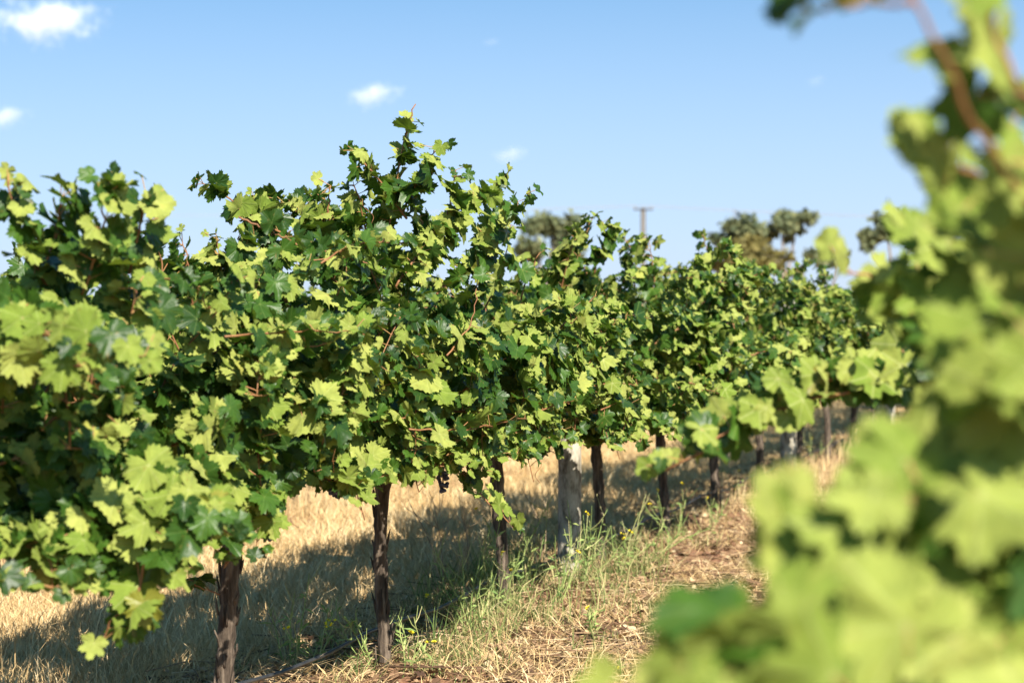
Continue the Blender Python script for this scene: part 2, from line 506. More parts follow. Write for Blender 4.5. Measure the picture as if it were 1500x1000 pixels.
class Vine:
    """one grapevine: trunk, two cordon arms, canes and the foliage on them"""
    def __init__(s, base, seed, lod=2, top=1.8, n_shoots=30, leaf=.078, half=0.80, width=0.62, lean=0.0, zmin=None, flip=0.55, cord=0.84, low=0.82):
        s.rs = np.random.RandomState(seed); s.base = np.asarray(base, float); s.lod = lod; s.top = top
        s.leaf, s.half, s.width, s.lean, s.zmin, s.flip, s.cord = leaf, half, width, lean, zmin, flip, cord; s.low = low
        s.canes = []                       # (points, radius, leaves per node, leaf size, shown)
        s.lp, s.ln, s.lt, s.ls, s.pa = [], [], [], [], []
        for k in range(n_shoots):
            s.shoot(k)
    def shoot(s, k):
        rs = s.rs
        u = rs.uniform(-1, 1) * s.half
        side = 1 if k % 2 else -1
        p = s.base + DROW * u + NROW * (0.04 * side) + UP * (s.cord + rs.uniform(0, 0.06))
        lat = rs.uniform(0.0, 0.75)
        skirt = k % 4 == 3                 # a quarter of the shoots sprawl outwards and hang
        if skirt: lat = rs.uniform(0.9, 1.4)
        d = unit(UP * (rs.uniform(0.25, 0.5) if skirt else rs.uniform(0.6, 1.05)) + NROW * side * lat + DROW * rs.uniform(-0.4, 0.4))
        ln = rs.uniform(0.85, 1.45); step = 0.062
        pts = [p.copy()]
        topz = s.top + rs.uniform(-0.14, 0.10)
        for i in range(int(ln / step)):
            t = i * step
            g = 0.05 + 0.13 * t * (0.35 + lat)
            d = unit(d - UP * g * (0.9 if skirt else 0.5) + NROW * side * 0.03 + rs.normal(0, 0.075, 3))
            q = pts[-1] + d * step
            if q[2] > topz:
                d = unit(d * np.array([1, 1, -0.15]) + NROW * side * 0.3); q = pts[-1] + d * step
            off = (q - s.base) @ NROW
            if abs(off) > s.width:
                d = unit(d - NROW * np.sign(off) * 0.6 - UP * 0.7); q = pts[-1] + d * step
            if abs((q - s.base) @ DROW) > s.half + .12:
                break
            if i > 4 and q[2] < s.low and rs.rand() < 0.85:
                break
            pts.append(q)
        if len(pts) > 4:
            s.add_cane(np.array(pts), 0.0042, 2.35)
    def add_cane(s, pts, r=0.0045, per=1.4, size=None, every=0.042, bare=0.0, face=None, flip=None, shown=False, start=0.0):
        """canes carry leaves on alternate sides"""
        rs = s.rs; pts = np.asarray(pts, float)
        if shown: pts = pts + rs.normal(0, .0045, pts.shape) * np.linspace(.3, 1, len(pts))[:, None]
        s.canes.append((pts, r, shown))
        if per < .01: return
        seg = np.linalg.norm(np.diff(pts, axis=0), axis=1); cum = np.concatenate([[0], np.cumsum(seg)])
        Lc = cum[-1]
        nodes = np.append(np.arange(0.05 + start * Lc, Lc * (1 - bare) + 1e-6, every), [Lc] if bare <= 0 else [])
        size = size or s.leaf
        flip = s.flip if flip is None else flip
        for i, u in enumerate(nodes):
            p = np.array([np.interp(u, cum, pts[:, k]) for k in range(3)])
            j = min(np.searchsorted(cum, u), len(pts) - 1)
            d = unit(pts[j] - pts[max(j - 1, 0)])
            fr = u / Lc
            n_here = int(per) + (rs.rand() < per - int(per))
            for q in range(n_here):
                out = NROW * ((p - s.base) @ NROW); out = unit(out + 0.001)
                side = unit(np.cross(d, UP) + 0.01) * (1 if (i + q) % 2 else -1)
                pl = rs.uniform(0.04, 0.10) * (size / 0.13)
                pd = unit(side * 0.7 + UP * 0.35 + out * 0.5 + rs.normal(0, 0.45, 3))
                b = p + pd * pl
                f = out * 0.75 + UP * 0.45 + SUN * 0.25 if face is None else np.asarray(face)
                nn = unit(f + rs.normal(0, 0.55 if face is None else 0.42, 3))
                if rs.rand() < flip:
                    nn = -nn
                tt = unit(-UP * 0.75 + pd * 0.55 + rs.normal(0, 0.45, 3))
                if s.zmin is not None and b[1] < s.zmin:
                    continue
                if b[2] < (0.42 if shown else s.low - .04):
                    continue
                sz = size * rs.uniform(0.55, 1.18) * (1.0 if fr < 0.75 else 1.0 - 1.9 * (fr - 0.75))
                s.lp.append(b); s.ln.append(nn); s.lt.append(tt); s.ls.append(sz / 0.72); s.pa.append(p)
    def foliage(s, o):
        b = Buf()
        lp = np.array(s.lp)
        add_leaves(b, lp, np.array(s.ln), np.array(s.lt), np.array(s.ls), s.lod, s.rs)
        if s.lod > 0:
            add_petioles(b, np.array(s.pa), lp, 0.0016)
        return link('foliage', b.mesh('vine_foliage', [M['leaf'], M['petiole']], s.base), o)
    def build(s, label, group, bunches=0, name='grapevine', keep=60, trunk_r=0.031, bend=0.016):
        rs = s.rs
        o = thing(name, label, 'grapevine', s.base, group)
        # trunk
        b = Buf()
        k = 26 if s.lod else 9
        t = np.linspace(-0.05, s.cord, k)
        off = np.stack([bend * np.sin(t * 5 + rs.uniform(0, 6)) + s.lean * (1 - t / s.cord), bend * 0.8 * np.sin(t * 4 + rs.uniform(0, 6)), t * 0], -1)
        off -= off[2]
        pts = s.base + np.stack([0 * t, 0 * t, t], -1) + off
        rr = trunk_r * (1.0 + 0.35 * np.exp(-((t + 0.05) / 0.10) ** 2) + 0.5 * np.clip((t - s.cord + 0.16) / 0.16, 0, 1)) * (1 + rs.uniform(-.10, .10, k))
        tube(b, pts, rr, 14 if s.lod else 7, jit=0.13, rs=rs)
        if s.lod == 2:                                        # loose strips of bark
            for q in range(26):
                i = rs.randint(2, k - 4); a = rs.uniform(0, 6.28)
                e = np.array([math.cos(a), math.sin(a), 0])
                p0 = pts[i] + e * rr[i] * 1.0
                ln = rs.uniform(.04, .11)
                st = np.array([p0, p0 + e * .006 + UP * ln * .5, p0 + e * rs.uniform(.006, .022) + UP * ln])
                tube(b, st, [.004, .005, .002], 4, rs=rs)
        link('trunk', b.mesh('vine_trunk', [M['bark']], s.base), o)
        head = pts[-1]
        for sg in (-1, 1):
            b = Buf()
            u = np.linspace(0, s.half, 12)
            cp = head + DROW * (u * sg)[:, None] + np.stack([0.012 * np.sin(u * 9 + sg), 0.012 * np.cos(u * 8), 0.03 * np.sin(u * 4) - 0.02 * (u < .05)], -1)
            tube(b, cp, np.linspace(.030, .014, 12) * (1 + rs.uniform(-.15, .15, 12)), 9 if s.lod else 5, jit=.12, rs=rs)
            link('cordon', b.mesh('vine_cordon', [M['bark']], s.base), o)
        order = sorted(range(len(s.canes)), key=lambda i: not s.canes[i][2])[:keep]
        for i in order:
            pts_, r_, sh = s.canes[i]
            b = Buf()
            n_ = len(pts_)
            tube(b, pts_, np.linspace(r_, r_ * 0.45, n_), 5 if s.lod else 4, rs=rs)
            link('cane', b.mesh('vine_cane', [M['cane']], s.base), o)
        s.foliage(o)
        for q in range(12 if s.lod == 2 and s.zmin is None else 0):   # curled tendrils
            i = rs.randint(0, len(s.lp)); p0 = s.pa[i]; u_ = np.linspace(0, 1, 22); rr_ = .004 + .012 * u_
            hd = unit(rs.normal(0, 1, 3) - UP * .8 + NROW * .5); ln = rs.uniform(.08, .17)
            pts_ = p0 + hd * (u_ * ln)[:, None] - UP * (.05 * u_ ** 2)[:, None] + np.stack([np.sin(u_ * 13) * rr_, np.cos(u_ * 13) * rr_, 0 * u_], -1) - np.array([0, rr_[0], 0])
            b = Buf(); tube(b, pts_, .0012, 4, rs=rs)
            link('tendril', b.mesh('vine_tendril', [M['cane']], s.base), o)
        for q in range(bunches):
            side = 1 if rs.rand() < 0.75 else -1
            bp = s.base + DROW * rs.uniform(-.9, .9) * s.half + NROW * side * rs.uniform(0.03, 0.22) + UP * (s.cord + rs.uniform(.02, 0.14))
            bunch(o, s.base, bp, rs)
        return o

def ico():
    p = (1 + 5 ** .5) / 2
    V = unit(np.array([(-1, p, 0), (1, p, 0), (-1, -p, 0), (1, -p, 0), (0, -1, p), (0, 1, p), (0, -1, -p), (0, 1, -p), (p, 0, -1), (p, 0, 1), (-p, 0, -1), (-p, 0, 1)], float))
    T = np.array([(0, 11, 5), (0, 5, 1), (0, 1, 7), (0, 7, 10), (0, 10, 11), (1, 5, 9), (5, 11, 4), (11, 10, 2), (10, 7, 6), (7, 1, 8), (3, 9, 4), (3, 4, 2), (3, 2, 6), (3, 6, 8), (3, 8, 9), (4, 9, 5), (2, 4, 11), (6, 2, 10), (8, 6, 7), (9, 8, 1)])
    V = list(V); out = []; c = {}
    def mid(a, b):
        k = (min(a, b), max(a, b))
        if k not in c:
            V.append(unit((V[a] + V[b]) / 2)); c[k] = len(V) - 1
        return c[k]
    for a, b, d in T:
        x, y, z = mid(a, b), mid(b, d), mid(d, a)
        out += [(a, x, z), (x, b, y), (z, y, d), (x, y, z)]
    return np.array(V), np.array(out)
ICO = ico()

def bunch(o, base, bp, rs, scale=1.0):
    b = Buf()
    ln = rs.uniform(.11, .16) * scale
    tube(b, [bp + UP * .06, bp, bp - UP * ln * .9], .003, 5, 1, rs=rs)
    for q in range(int(46 * scale)):
        t = rs.rand() ** 0.8
        r = (.042 * (1 - t) ** .7 + .008) * scale * math.sqrt(rs.rand()); a = rs.uniform(0, 6.28)
        c = bp + np.array([r * math.cos(a), r * math.sin(a), -t * ln])
        b.add(ICO[0] * rs.uniform(.0075, .0095) + c, ICO[1], 0)
    link('grape_bunch', b.mesh('grape_bunch', [M['grape'], M['petiole']], base), o)

def copy_tree(src, loc, label=None, group=None, rot=0.0, scale=1.0):
    r = src.copy(); C.objects.link(r); r.location = loc; r.rotation_euler = (0, 0, rot); r.scale = (scale, scale, scale)
    if label: r['label'] = label
    if group: r['group'] = group
    for ch in list(src.children):
        c = ch.copy(); C.objects.link(c); c.parent = r
        for g in ch.children:
            d = g.copy(); C.objects.link(d); d.parent = c
    return r

# ------------------------------------------------------------------ ground
def build_ground():
    xs = np.concatenate([-np.geomspace(1800, 9, 24), np.linspace(-8.5, 12, 110), np.geomspace(12.6, 1800, 24)])
    ys = np.concatenate([-np.geomspace(900, 3, 14), np.linspace(-2, 32, 180), np.geomspace(32.6, 4000, 34)])
    X, Y = np.meshgrid(xs, ys)
    near = np.clip((60 - np.hypot(X, Y)) / 20, 0, 1)
    Z = gz(X, Y) * near
    V = np.stack([X, Y, Z], -1).reshape(-1, 3)
    nx = len(xs)
    i = (np.arange(len(ys) - 1)[:, None] * nx + np.arange(nx - 1)[None]).ravel()
    T = np.vstack([np.stack([i, i + 1, i + nx + 1], -1), np.stack([i, i + nx + 1, i + nx], -1)])
    tag(link('ground', mesh_np('ground', V, T, [M['ground']])), 'dry vineyard ground with bare soil strips under the rows', 'ground', kind='structure')
build_ground()

def blades(name, pts, h, w, lean, mat_, label, cat, tint, segs=2, rs=R, dirs=None):
    n = len(pts)
    a = rs.uniform(0, 2 * math.pi, n)
    d = np.stack([np.cos(a), np.sin(a), 0 * a], -1) if dirs is None else dirs
    fa = rs.uniform(0, 2 * math.pi, n)
    sx = np.stack([np.cos(fa), np.sin(fa), 0 * fa], -1) * (w / 2)[:, None]
    tipv = d * (lean * h)[:, None] + UP * (h * np.sqrt(np.clip(1 - (lean * .8) ** 2, .02, 1)))[:, None]
    midv = d * (lean * h * .32)[:, None] + UP * tipv[:, 2:3] * .58
    V = np.stack([pts - sx, pts + sx, pts + midv - sx * .8, pts + midv + sx * .8, pts + tipv], 1)
    T0 = np.array([[0, 1, 3], [0, 3, 2], [2, 3, 4]])
    T = T0[None] + (np.arange(n) * 5)[:, None, None]
    col = np.ones((n, 5, 4)); col[..., 1] = tint[:, None]
    me = mesh_np(name, V.reshape(-1, 3), T.reshape(-1, 3), [mat_], None, col.reshape(-1, 4), smooth=False)
    return tag(link(name, me), label, cat, kind='stuff')

def scatter(n, c0, c1, z0, z1, rs, power=1.0):
    """points on the ground between two offsets across the rows, denser towards the camera"""
    Z = z0 * (z1 / z0) ** (rs.rand(n) ** power)
    c = rs.uniform(c0, c1, n)
    x = (c + Z * SA) / CA
    return np.stack([x, Z, gz(x, Z) - 0.005], -1), c

def patch(p, f=1.0):
    x, y = p[:, 0] * f, p[:, 1] * f
    return 0.5 + 0.25 * np.sin(x * 2.3 + 1.7 * np.sin(y * 1.1)) + 0.25 * np.sin(y * 1.9 + 1.3 * np.sin(x * 2.9 + 1))

def build_grass():
    rs = np.random.RandomState(5)
    # straw stubble of the alleys: short, thick, matted
    p1, c1 = scatter(150000, -6.0, -3.35, 7.0, 32, rs)
    p2, c2 = scatter(70000, -2.75, -0.2, 6.5, 30, rs)
    p3, c3 = scatter(26000, -8.8, -6.5, 11, 34, rs)
    p4, c4 = scatter(14000, 0.4, 3.0, 5, 20, rs)
    p = np.vstack([p1, p2, p3, p4]); c = np.concatenate([c1, c2, c3, c4])
    q = patch(p, 1.6)
    keep = rs.rand(len(p)) < np.where(np.abs(c + 1.5) < 1.3, 0.20 + 0.45 * (c > -1.7), 0.55 + .45 * q)
    p, q, c = p[keep], q[keep], c[keep]
    n = len(p)
    h = rs.uniform(.04, .13, n) * (0.6 + .8 * q)
    tall = rs.rand(n) < .03
    h = np.where(tall, rs.uniform(.15, .30, n), h)
    h *= np.where((c > -2.8) & (c < 0), 0.5, 1.0) * np.where((c > -3.6) & (c < -2.2), .7, 1.0)
    w = rs.uniform(.0022, .0048, n) * (1 + p[:, 1] / 22)
    lean = rs.uniform(.25, 1.2, n)
    tint = np.clip(.35 + .4 * q + rs.normal(0, .22, n), 0, 1)
    blades('dry_grass', p, h, w, lean, M['straw'], 'golden dry grass stubble covering the alleys between the vine rows', 'dry grass', tint, rs=rs)
    # straw lying on the soil strip
    p1, c1 = scatter(26000, -3.6, -1.6, 7.0, 26, rs)
    q = patch(p1, 2.2); p1 = p1[q > .38]; n = len(p1); p1[:, 2] += rs.uniform(.0, .03, n)
    blades('lying_straw', p1, rs.uniform(.05, .20, n), rs.uniform(.0025, .005, n), rs.uniform(.95, 1.2, n), M['straw'],
           'loose dry straw lying over the reddish soil under the row', 'dry straw', np.clip(rs.normal(.5, .25, n), 0, 1), rs=rs)
    # standing straw along the rows
    p1, _ = scatter(9000, -6.5, -5.7, 11, 30, rs)
    p2, _ = scatter(5200, -3.0, -2.45, 13.5, 30, rs)
    p3, _ = scatter(1600, -3.5, -2.6, 7.5, 14, rs)
    p = np.vstack([p1, p2]); q = patch(p, 2.6)
    p = p[q > .5]; n = len(p)
    blades('tall_dry_grass', p, rs.uniform(.10, .32, n), rs.uniform(.003, .006, n), rs.uniform(.05, .6, n), M['straw'],
           'tall pale dry grass standing along the feet of the rows', 'dry grass', np.clip(rs.normal(.6, .25, n), 0, 1), rs=rs)
    # green weeds and grass under the near row
    cl = []
    rs2 = np.random.RandomState(8)
    spots = [(900, 880, 8), (940, 850, 9), (660, 940, 8), (640, 960, 6), (700, 905, 12), (780, 905, 6), (870, 835, 7), (735, 860, 10), (1010, 800, 6), (580, 992, 3), (615, 965, 4), (640, 980, 10), (515, 990, 4), (690, 940, 12), (720, 900, 14), (750, 870, 12), (800, 850, 7), (840, 880, 6), (880, 860, 10),
             (700, 860, 14), (740, 830, 12), (670, 985, 8), (760, 930, 8), (930, 830, 10), (980, 790, 10), (990, 760, 8), (430, 985, 6), (470, 960, 6), (620, 915, 8), (660, 895, 10),
             (1040, 760, 5), (1000, 950, 5), (900, 960, 5), (960, 900, 3), (790, 800, 9), (860, 820, 6), (820, 905, 4), (715, 950, 8), (900, 985, 4)]
    pts = []; sc = []
    for x, y, k in spots:
        Z = CAM_H * FPX / (y - 455.)
        g = P(x, y, Z)
        for t in range(k):
            ctr = g + np.array([rs2.normal(0, .12), rs2.normal(0, .28), 0])
            m_ = rs2.randint(7, 24)
            pp = ctr + np.stack([rs2.normal(0, .035, m_), rs2.normal(0, .035, m_), np.zeros(m_)], -1)
            pts.append(pp); sc.append(np.full(m_, rs2.uniform(.5, 1.25) * (1.7 if 640 < x < 960 and y < 945 else .9)))
    p = np.vstack(pts); sc = np.concatenate(sc); p[:, 2] = gz(p[:, 0], p[:, 1]) - .004
    n = len(p)
    tint = np.clip(rs2.beta(1.6, 1.2, n) * 1.0, 0, 1)
    blades('green_grass', p, rs2.uniform(.05, .17, n) * sc, rs2.uniform(.002, .007, n), rs2.uniform(.15, 1.1, n), M['green_blade'],
           'low green grass and weeds growing under the near vine row', 'weeds', tint, rs=rs2)
    # fallen leaves, bark and straw on the soil strip
    p, _ = scatter(9000, -3.7, -1.9, 7.0, 26, rs2)
    n = len(p); b = Buf()
    p[:, 2] += rs2.uniform(.006, .035, n)
    add_leaves(b, p, UP + rs2.normal(0, .35, (n, 3)), rs2.normal(0, 1, (n, 3)), rs2.uniform(.02, .06, n), 0, rs2)
    for q in range(1500):
        a = rs2.uniform(0, 6.28); e = np.array([math.cos(a), math.sin(a), 0]); g = p[q] + UP * .01
        ln = rs2.uniform(.05, .22)
        tube(b, [g - e * ln, g + UP * .01, g + e * ln + UP * rs2.uniform(0, .03)], .0028, 4, col=[0, rs2.rand(), 0, 1])
    tag(link('leaf_litter', b.mesh('leaf_litter', [M['litter']])), 'reddish brown fallen leaves and bark on the soil under the row', 'leaf litter', kind='stuff')
build_grass()

# ------------------------------------------------------------------ the near row, left of the camera
C1, C2, C3 = -3.07, -6.17, 0.15
G1 = 'grapevines of the in-focus row'
def cp(*pts, n=14):
    return spline([P(*p) for p in pts], n)
FACE_CAM = unit(np.array([0.25, -1.0, 0.35]))

# vine cut off by the left edge
v = Vine(row(C1, 5.35), 101, low=.75, top=1.67, n_shoots=52, leaf=.078, width=.52)
for pts in ([(70, 420, 5.3), (30, 340, 5.2), (10, 268, 5.15)], [(120, 430, 5.2), (150, 340, 5.1), (148, 268, 5.1)], [(190, 400, 5.4), (205, 330, 5.3), (214, 288, 5.3)],
            [(70, 380, 5.2), (85, 330, 5.2), (90, 285, 5.1)]):
    v.add_cane(cp(*pts), .0045, 2.2, size=.085, every=.032, shown=True)
for pts in ([(-30, 470, 4.9), (60, 490, 4.7), (140, 505, 4.6), (215, 520, 4.6)], [(-30, 560, 4.9), (40, 520, 4.7), (120, 540, 4.6)]):
    v.add_cane(cp(*pts), .0045, 1.7, size=.085, every=.038, shown=True, face=FACE_CAM, flip=.75)
for pts in ([(60, 640, 5.2), (180, 690, 5.1), (280, 745, 5.0), (345, 785, 5.0)], [(120, 700, 5.1), (210, 760, 5.0), (240, 850, 5.0)], [(0, 620, 5.2), (80, 720, 5.1), (110, 800, 5.1)], 
            [(-20, 700, 5.3), (40, 790, 5.2), (60, 850, 5.2)]):
    v.add_cane(cp(*pts), .005, 2.3, size=.085, every=.034, shown=True, face=FACE_CAM, flip=.55)
v.add_cane(cp((215, 800, 5.0), (200, 870, 5.0), (170, 900, 5.0), (150, 940, 5.0)), .004, 1.8, size=.10, every=.05, shown=True, face=FACE_CAM, flip=.2)
v.build('sprawling grapevine cut off by the left edge, its shoots drooping low over dry grass', G1, bunches=3)

# vine with the dark trunk at the lower left
v = Vine(row(C1, 6.85), 102, low=.87, top=1.66, n_shoots=52, leaf=.078, width=.58)
for pts in ([(420, 640, 6.6), (400, 690, 6.4), (380, 730, 6.4)], [(300, 620, 6.5), (340, 700, 6.3), (430, 700, 6.3)], [(330, 480, 6.4), (430, 488, 6.3), (520, 480, 6.3)]):
    v.add_cane(cp(*pts), .0045, 1.6, size=.085, every=.038, shown=True, face=FACE_CAM)
for pts in ([(240, 470, 6.7), (238, 400, 6.6), (232, 350, 6.6)], [(285, 470, 6.8), (278, 400, 6.7), (268, 352, 6.7)], [(330, 470, 7.0), (325, 400, 6.9), (318, 350, 6.9)], [(370, 470, 7.0), (362, 400, 6.9), (350, 348, 6.9)]):
    v.add_cane(cp(*pts), .0042, 2.6, size=.08, every=.036, shown=True)
v.add_cane(cp((322, 870, 6.8), (300, 862, 6.75), (278, 850, 6.7)), .003, 1.0, size=.09, every=.06, shown=True)
o = v.build('grapevine with a dark trunk beside the drooping shoots, low canopy top', G1, bunches=3)
bunch(o, v.base, P(398, 715, 6.75), v.rs, 1.15)

# the tall vine in focus
v = Vine(np.array([-.515, 8.05, 0]), 103, low=.88, top=1.92, n_shoots=58, leaf=.078, width=.58, lean=-.02)
for pts, kw in (
    ([(560, 400, 8.2), (572, 310, 8.2), (585, 240, 8.2), (598, 185, 8.2), (608, 152, 8.2)], dict(bare=.09, per=2.2)),
    ([(500, 420, 7.9), (425, 350, 7.8), (370, 318, 7.7), (330, 285, 7.65), (303, 268, 7.6)], dict(per=2.4, bare=-.02)),
    ([(595, 320, 8.1), (560, 270, 8.0), (522, 222, 8.0)], dict(per=2.4, bare=-.02)),
    ([(590, 310, 8.1), (615, 260, 8.0), (636, 215, 8.0)], dict(per=2.4, bare=-.02)),
    ([(610, 400, 8.3), (650, 330, 8.4), (668, 250, 8.4)], dict(per=2.4, bare=-.02)),
    ([(620, 380, 8.3), (690, 300, 8.5), (736, 265, 8.6)], dict(per=2.4, bare=-.02)),
    ([(640, 430, 8.4), (710, 350, 8.6), (735, 300, 8.7)], dict(per=2.4, bare=-.02)),
    ([(470, 420, 8.0), (480, 330, 8.0), (485, 272, 8.0)], dict(per=2.4, bare=-.02)),
    ([(540, 400, 8.1), (535, 330, 8.1), (520, 270, 8.0)], dict(per=2.4, bare=-.02)),
    ([(580, 420, 8.1), (620, 350, 8.2), (600, 290, 8.2)], dict(per=2.4, bare=-.02)),
    ([(420, 440, 7.9), (400, 370, 7.8), (395, 300, 7.8)], dict(per=2.4, bare=-.02)),
    ([(640, 560, 8.2), (700, 520, 8.0), (780, 500, 8.1)], dict(per=1.5)),
    ([(570, 360, 7.95), (520, 362, 7.8), (470, 378, 7.75)], dict(per=1.0)),
    ([(600, 620, 8.0), (650, 660, 7.8), (700, 720, 7.7), (752, 772, 7.7)], dict(per=1.5)),
    ([(560, 600, 7.9), (600, 650, 7.7), (660, 690, 7.7)], dict(per=1.4)),
    ([(640, 600, 8.1), (760, 605, 8.0), (850, 585, 8.2)], dict(per=1.2)),
    ([(500, 560, 7.9), (480, 640, 7.7), (490, 680, 7.7)], dict(per=1.4))):
    v.add_cane(cp(*pts), .0055, size=.085, every=.042, shown=True, **kw)
for pts in ([(330, 492, 5.75), (430, 486, 6.0), (540, 488, 6.35)], [(415, 520, 6.0), (440, 512, 6.1), (470, 506, 6.2)], [(470, 385, 6.3), (520, 360, 6.5), (570, 352, 6.7)],
            [(600, 628, 6.9), (690, 628, 7.2), (770, 612, 7.7)], [(655, 520, 7.1), (690, 470, 7.3), (700, 410, 7.5)], [(350, 318, 6.4), (390, 335, 6.4), (425, 352, 6.4)]):
    v.add_cane(cp(*pts), .0036, .8, size=.07, every=.06, shown=True)
v.build('tallest grapevine of the row, bare cane tip rising above its crown, straight dark trunk', G1, bunches=4, trunk_r=.026)

v = Vine(row(C1, 9.78), 104, lod=1, top=1.52, n_shoots=52, leaf=.078)
for pts in ([(760, 450, 9.6), (775, 400, 9.5), (790, 372, 9.5)], [(700, 470, 9.5), (735, 400, 9.3), (748, 330, 9.3)], [(760, 600, 9.5), (830, 560, 9.3), (930, 563, 9.5)]):
    v.add_cane(cp(*pts), .005, 1.5, size=.085, every=.055, shown=True)
v.build('grapevine just left of the pale mottled post, its crown dipping beside the tallest vine', G1, bunches=2)

v = Vine(row(C1, 11.45), 105, lod=1, low=.75, top=1.75, n_shoots=52, leaf=.078)
for pts in ([(830, 430, 11.4), (850, 370, 11.4), (866, 318, 11.4)], [(820, 430, 11.3), (835, 370, 11.2), (850, 340, 11.2)], [(870, 400, 11.4), (885, 350, 11.4), (883, 325, 11.4)]):
    v.add_cane(cp(*pts), .005, 2.3, size=.085, every=.034, shown=True)
for pts in ([(860, 566, 8.8), (900, 562, 9.1), (935, 564, 9.4)], [(820, 480, 8.6), (850, 450, 8.8), (880, 430, 9.0)], [(880, 600, 8.9), (905, 590, 9.1), (925, 590, 9.3)]):
    v.add_cane(cp(*pts), .004, .7, size=.07, every=.06, shown=True)
v.build('grapevine with a slim dark trunk just right of the pale mottled post', G1, bunches=2)

v = Vine(row(C1, 12.95), 106, lod=1, low=.75, top=1.80, n_shoots=52, leaf=.078)
for pts in ([(960, 430, 12.8), (955, 380, 12.8), (950, 352, 12.8)], [(930, 420, 12.8), (925, 370, 12.7), (915, 352, 12.7)]):
    v.add_cane(cp(*pts), .005, 2.2, size=.085, every=.038, shown=True)
v.build('grapevine standing under the distant power pole, its trunk in the deepest shade', G1, bunches=1)

v = Vine(row(C1, 14.5), 107, lod=1, low=.75, top=1.80, n_shoots=44, leaf=.078)
v.add_cane(cp((1030, 430, 14.2), (1036, 380, 14.2), (1030, 347, 14.2)), .005, 2.2, size=.085, every=.038, shown=True)
for pts in ([(1010, 560, 10.6), (1035, 570, 10.9), (1065, 580, 11.3)], [(1100, 520, 12.0), (1130, 512, 12.4), (1160, 515, 12.9)]):
    v.add_cane(cp(*pts), .0045, .7, size=.07, every=.06, shown=True)
v.build('grapevine of the row between the power pole and the gum trees', G1, keep=16)

# farther vines: two kinds, then copies
protoA = Vine(row(C1, 16.05), 108, lod=1, low=.75, top=1.80, n_shoots=44, leaf=.078)
pa = protoA.build('grapevine just left of the second, plain pale post', G1, keep=12)
protoB = Vine(row(C1, 17.7), 109, lod=1, low=.75, top=1.78, n_shoots=44, leaf=.078)
pb = protoB.build('grapevine just right of the second, plain pale post', G1, keep=12)
FAR = 'far grapevine of the in-focus row, merging into its receding end'
FARR = row(C1, 19.3)
k = 0
Z = 19.3
while Z < 49:
    src = (pa, pb)[k % 2]
    lab = ('grapevine in the row below the ochre bush and gum trees' if k == 0 else FAR)
    copy_tree(src, row(C1, Z), lab, G1 if k == 0 else 'far end of the in-focus row', rot=(0, math.pi)[(k // 2) % 2], scale=1 + .05 * math.sin(k * 2.1))
    Z += 1.55; k += 1

# the row behind
q2 = Vine(row(C2, 13.2), 120, lod=0, top=1.75, n_shoots=30, leaf=.078)
G2 = 'grapevines of the row behind'
L2 = 'shaded grapevine of the row behind, seen through gaps under the in-focus row'
p2 = q2.build(L2, G2, keep=6)
q3 = Vine(row(C2, 11.6), 121, lod=0, top=1.78, n_shoots=30, leaf=.078)
p3 = q3.build(L2, G2, keep=6)
for k in range(17):
    copy_tree((p2, p3)[k % 2], row(C2, 14.75 + 1.55 * k), L2, G2, rot=(0, math.pi)[(k // 2) % 2], scale=1 + .04 * math.sin(k * 3.7))

# ------------------------------------------------------------------ posts, hose and wires of the near row
def post(c, Z, label, r=.062, h=1.55, seed=0):
    rs = np.random.RandomState(seed)
    base = row(c, Z)
    b = Buf()
    t = np.concatenate([np.linspace(-.1, h - .02, 22), [h]])
    pts = base + np.stack([.008 * np.sin(t * 3), 0 * t, t], -1)
    rr = r * (1 + rs.uniform(-.03, .03, len(t))); rr[-1] *= .8
    tube(b, pts, rr, 16, jit=.035, rs=rs)
    return tag(link('vineyard_post', b.mesh('vineyard_post', [M['post']], base), loc=base), label, 'post', 'wooden posts of the near row')
post(C1 + .03, 10.75, 'thick pale weathered post mottled with light, between two dark trunks in grass', seed=1)
post(C1 + .03, 17.1, 'plain pale post further along the row, base in dry grass, lit evenly', r=.07, seed=2)
post(C1 + .03, 23.5, 'small distant post near the far end of the row', seed=3)

def line(name, label, cat, pts, r, m, sides=6, group=None):
    b = Buf(); tube(b, pts, r, sides)
    return tag(link(name, b.mesh(name, [M[m]])), label, cat, group)
u = np.linspace(4.2, 40, 90)
hp = np.array([row(C1 - .05 + .012 * math.sin(z * 1.7), z, .135 - .03 * math.sin((z - 5.35) / 1.5 * math.pi) ** 2) for z in u])
line('drip_hose', 'thin black irrigation hose strung low along the vine trunks', 'hose', hp, .008, 'hose', 8)
line('trellis_wire', 'lower trellis wire carrying the vine arms of the near row', 'wire', [row(C1 + .03, z, .90) for z in (3.8, 12, 24, 49)], .0016, 'wire', 5)

# ------------------------------------------------------------------ the near vine beside the camera, and those after it
G3 = 'grapevines of the row beside the camera'
v = Vine(row(C3 + .05, 2.75), 131, lod=2, top=1.45, n_shoots=8, leaf=.085, width=.5, half=.6, zmin=1.75)
def cane(pts, per=1.5, size=.1, every=.045, face=FACE_CAM, flip=.78, r=.005, **k):
    v.add_cane(cp(*pts), r, per, size=size, every=every, shown=True, face=face, flip=flip, **k)
cane([(1530, 330, 2.1), (1440, 200, 1.95), (1390, 100, 1.88), (1342, 0, 1.85), (1330, -70, 1.85)], per=.0, r=.0042)
cane([(1343, 5, 1.87), (1290, 4, 1.9), (1235, 2, 1.95), (1175, 10, 1.98)], per=1.5, size=.055, every=.034, flip=.1, face=(-.2, -.6, .8), r=.0033)
cane([(1560, 330, 2.1), (1520, 190, 2.0), (1480, 90, 1.95), (1455, -30, 1.95)], per=1.1, size=.07, flip=.85)
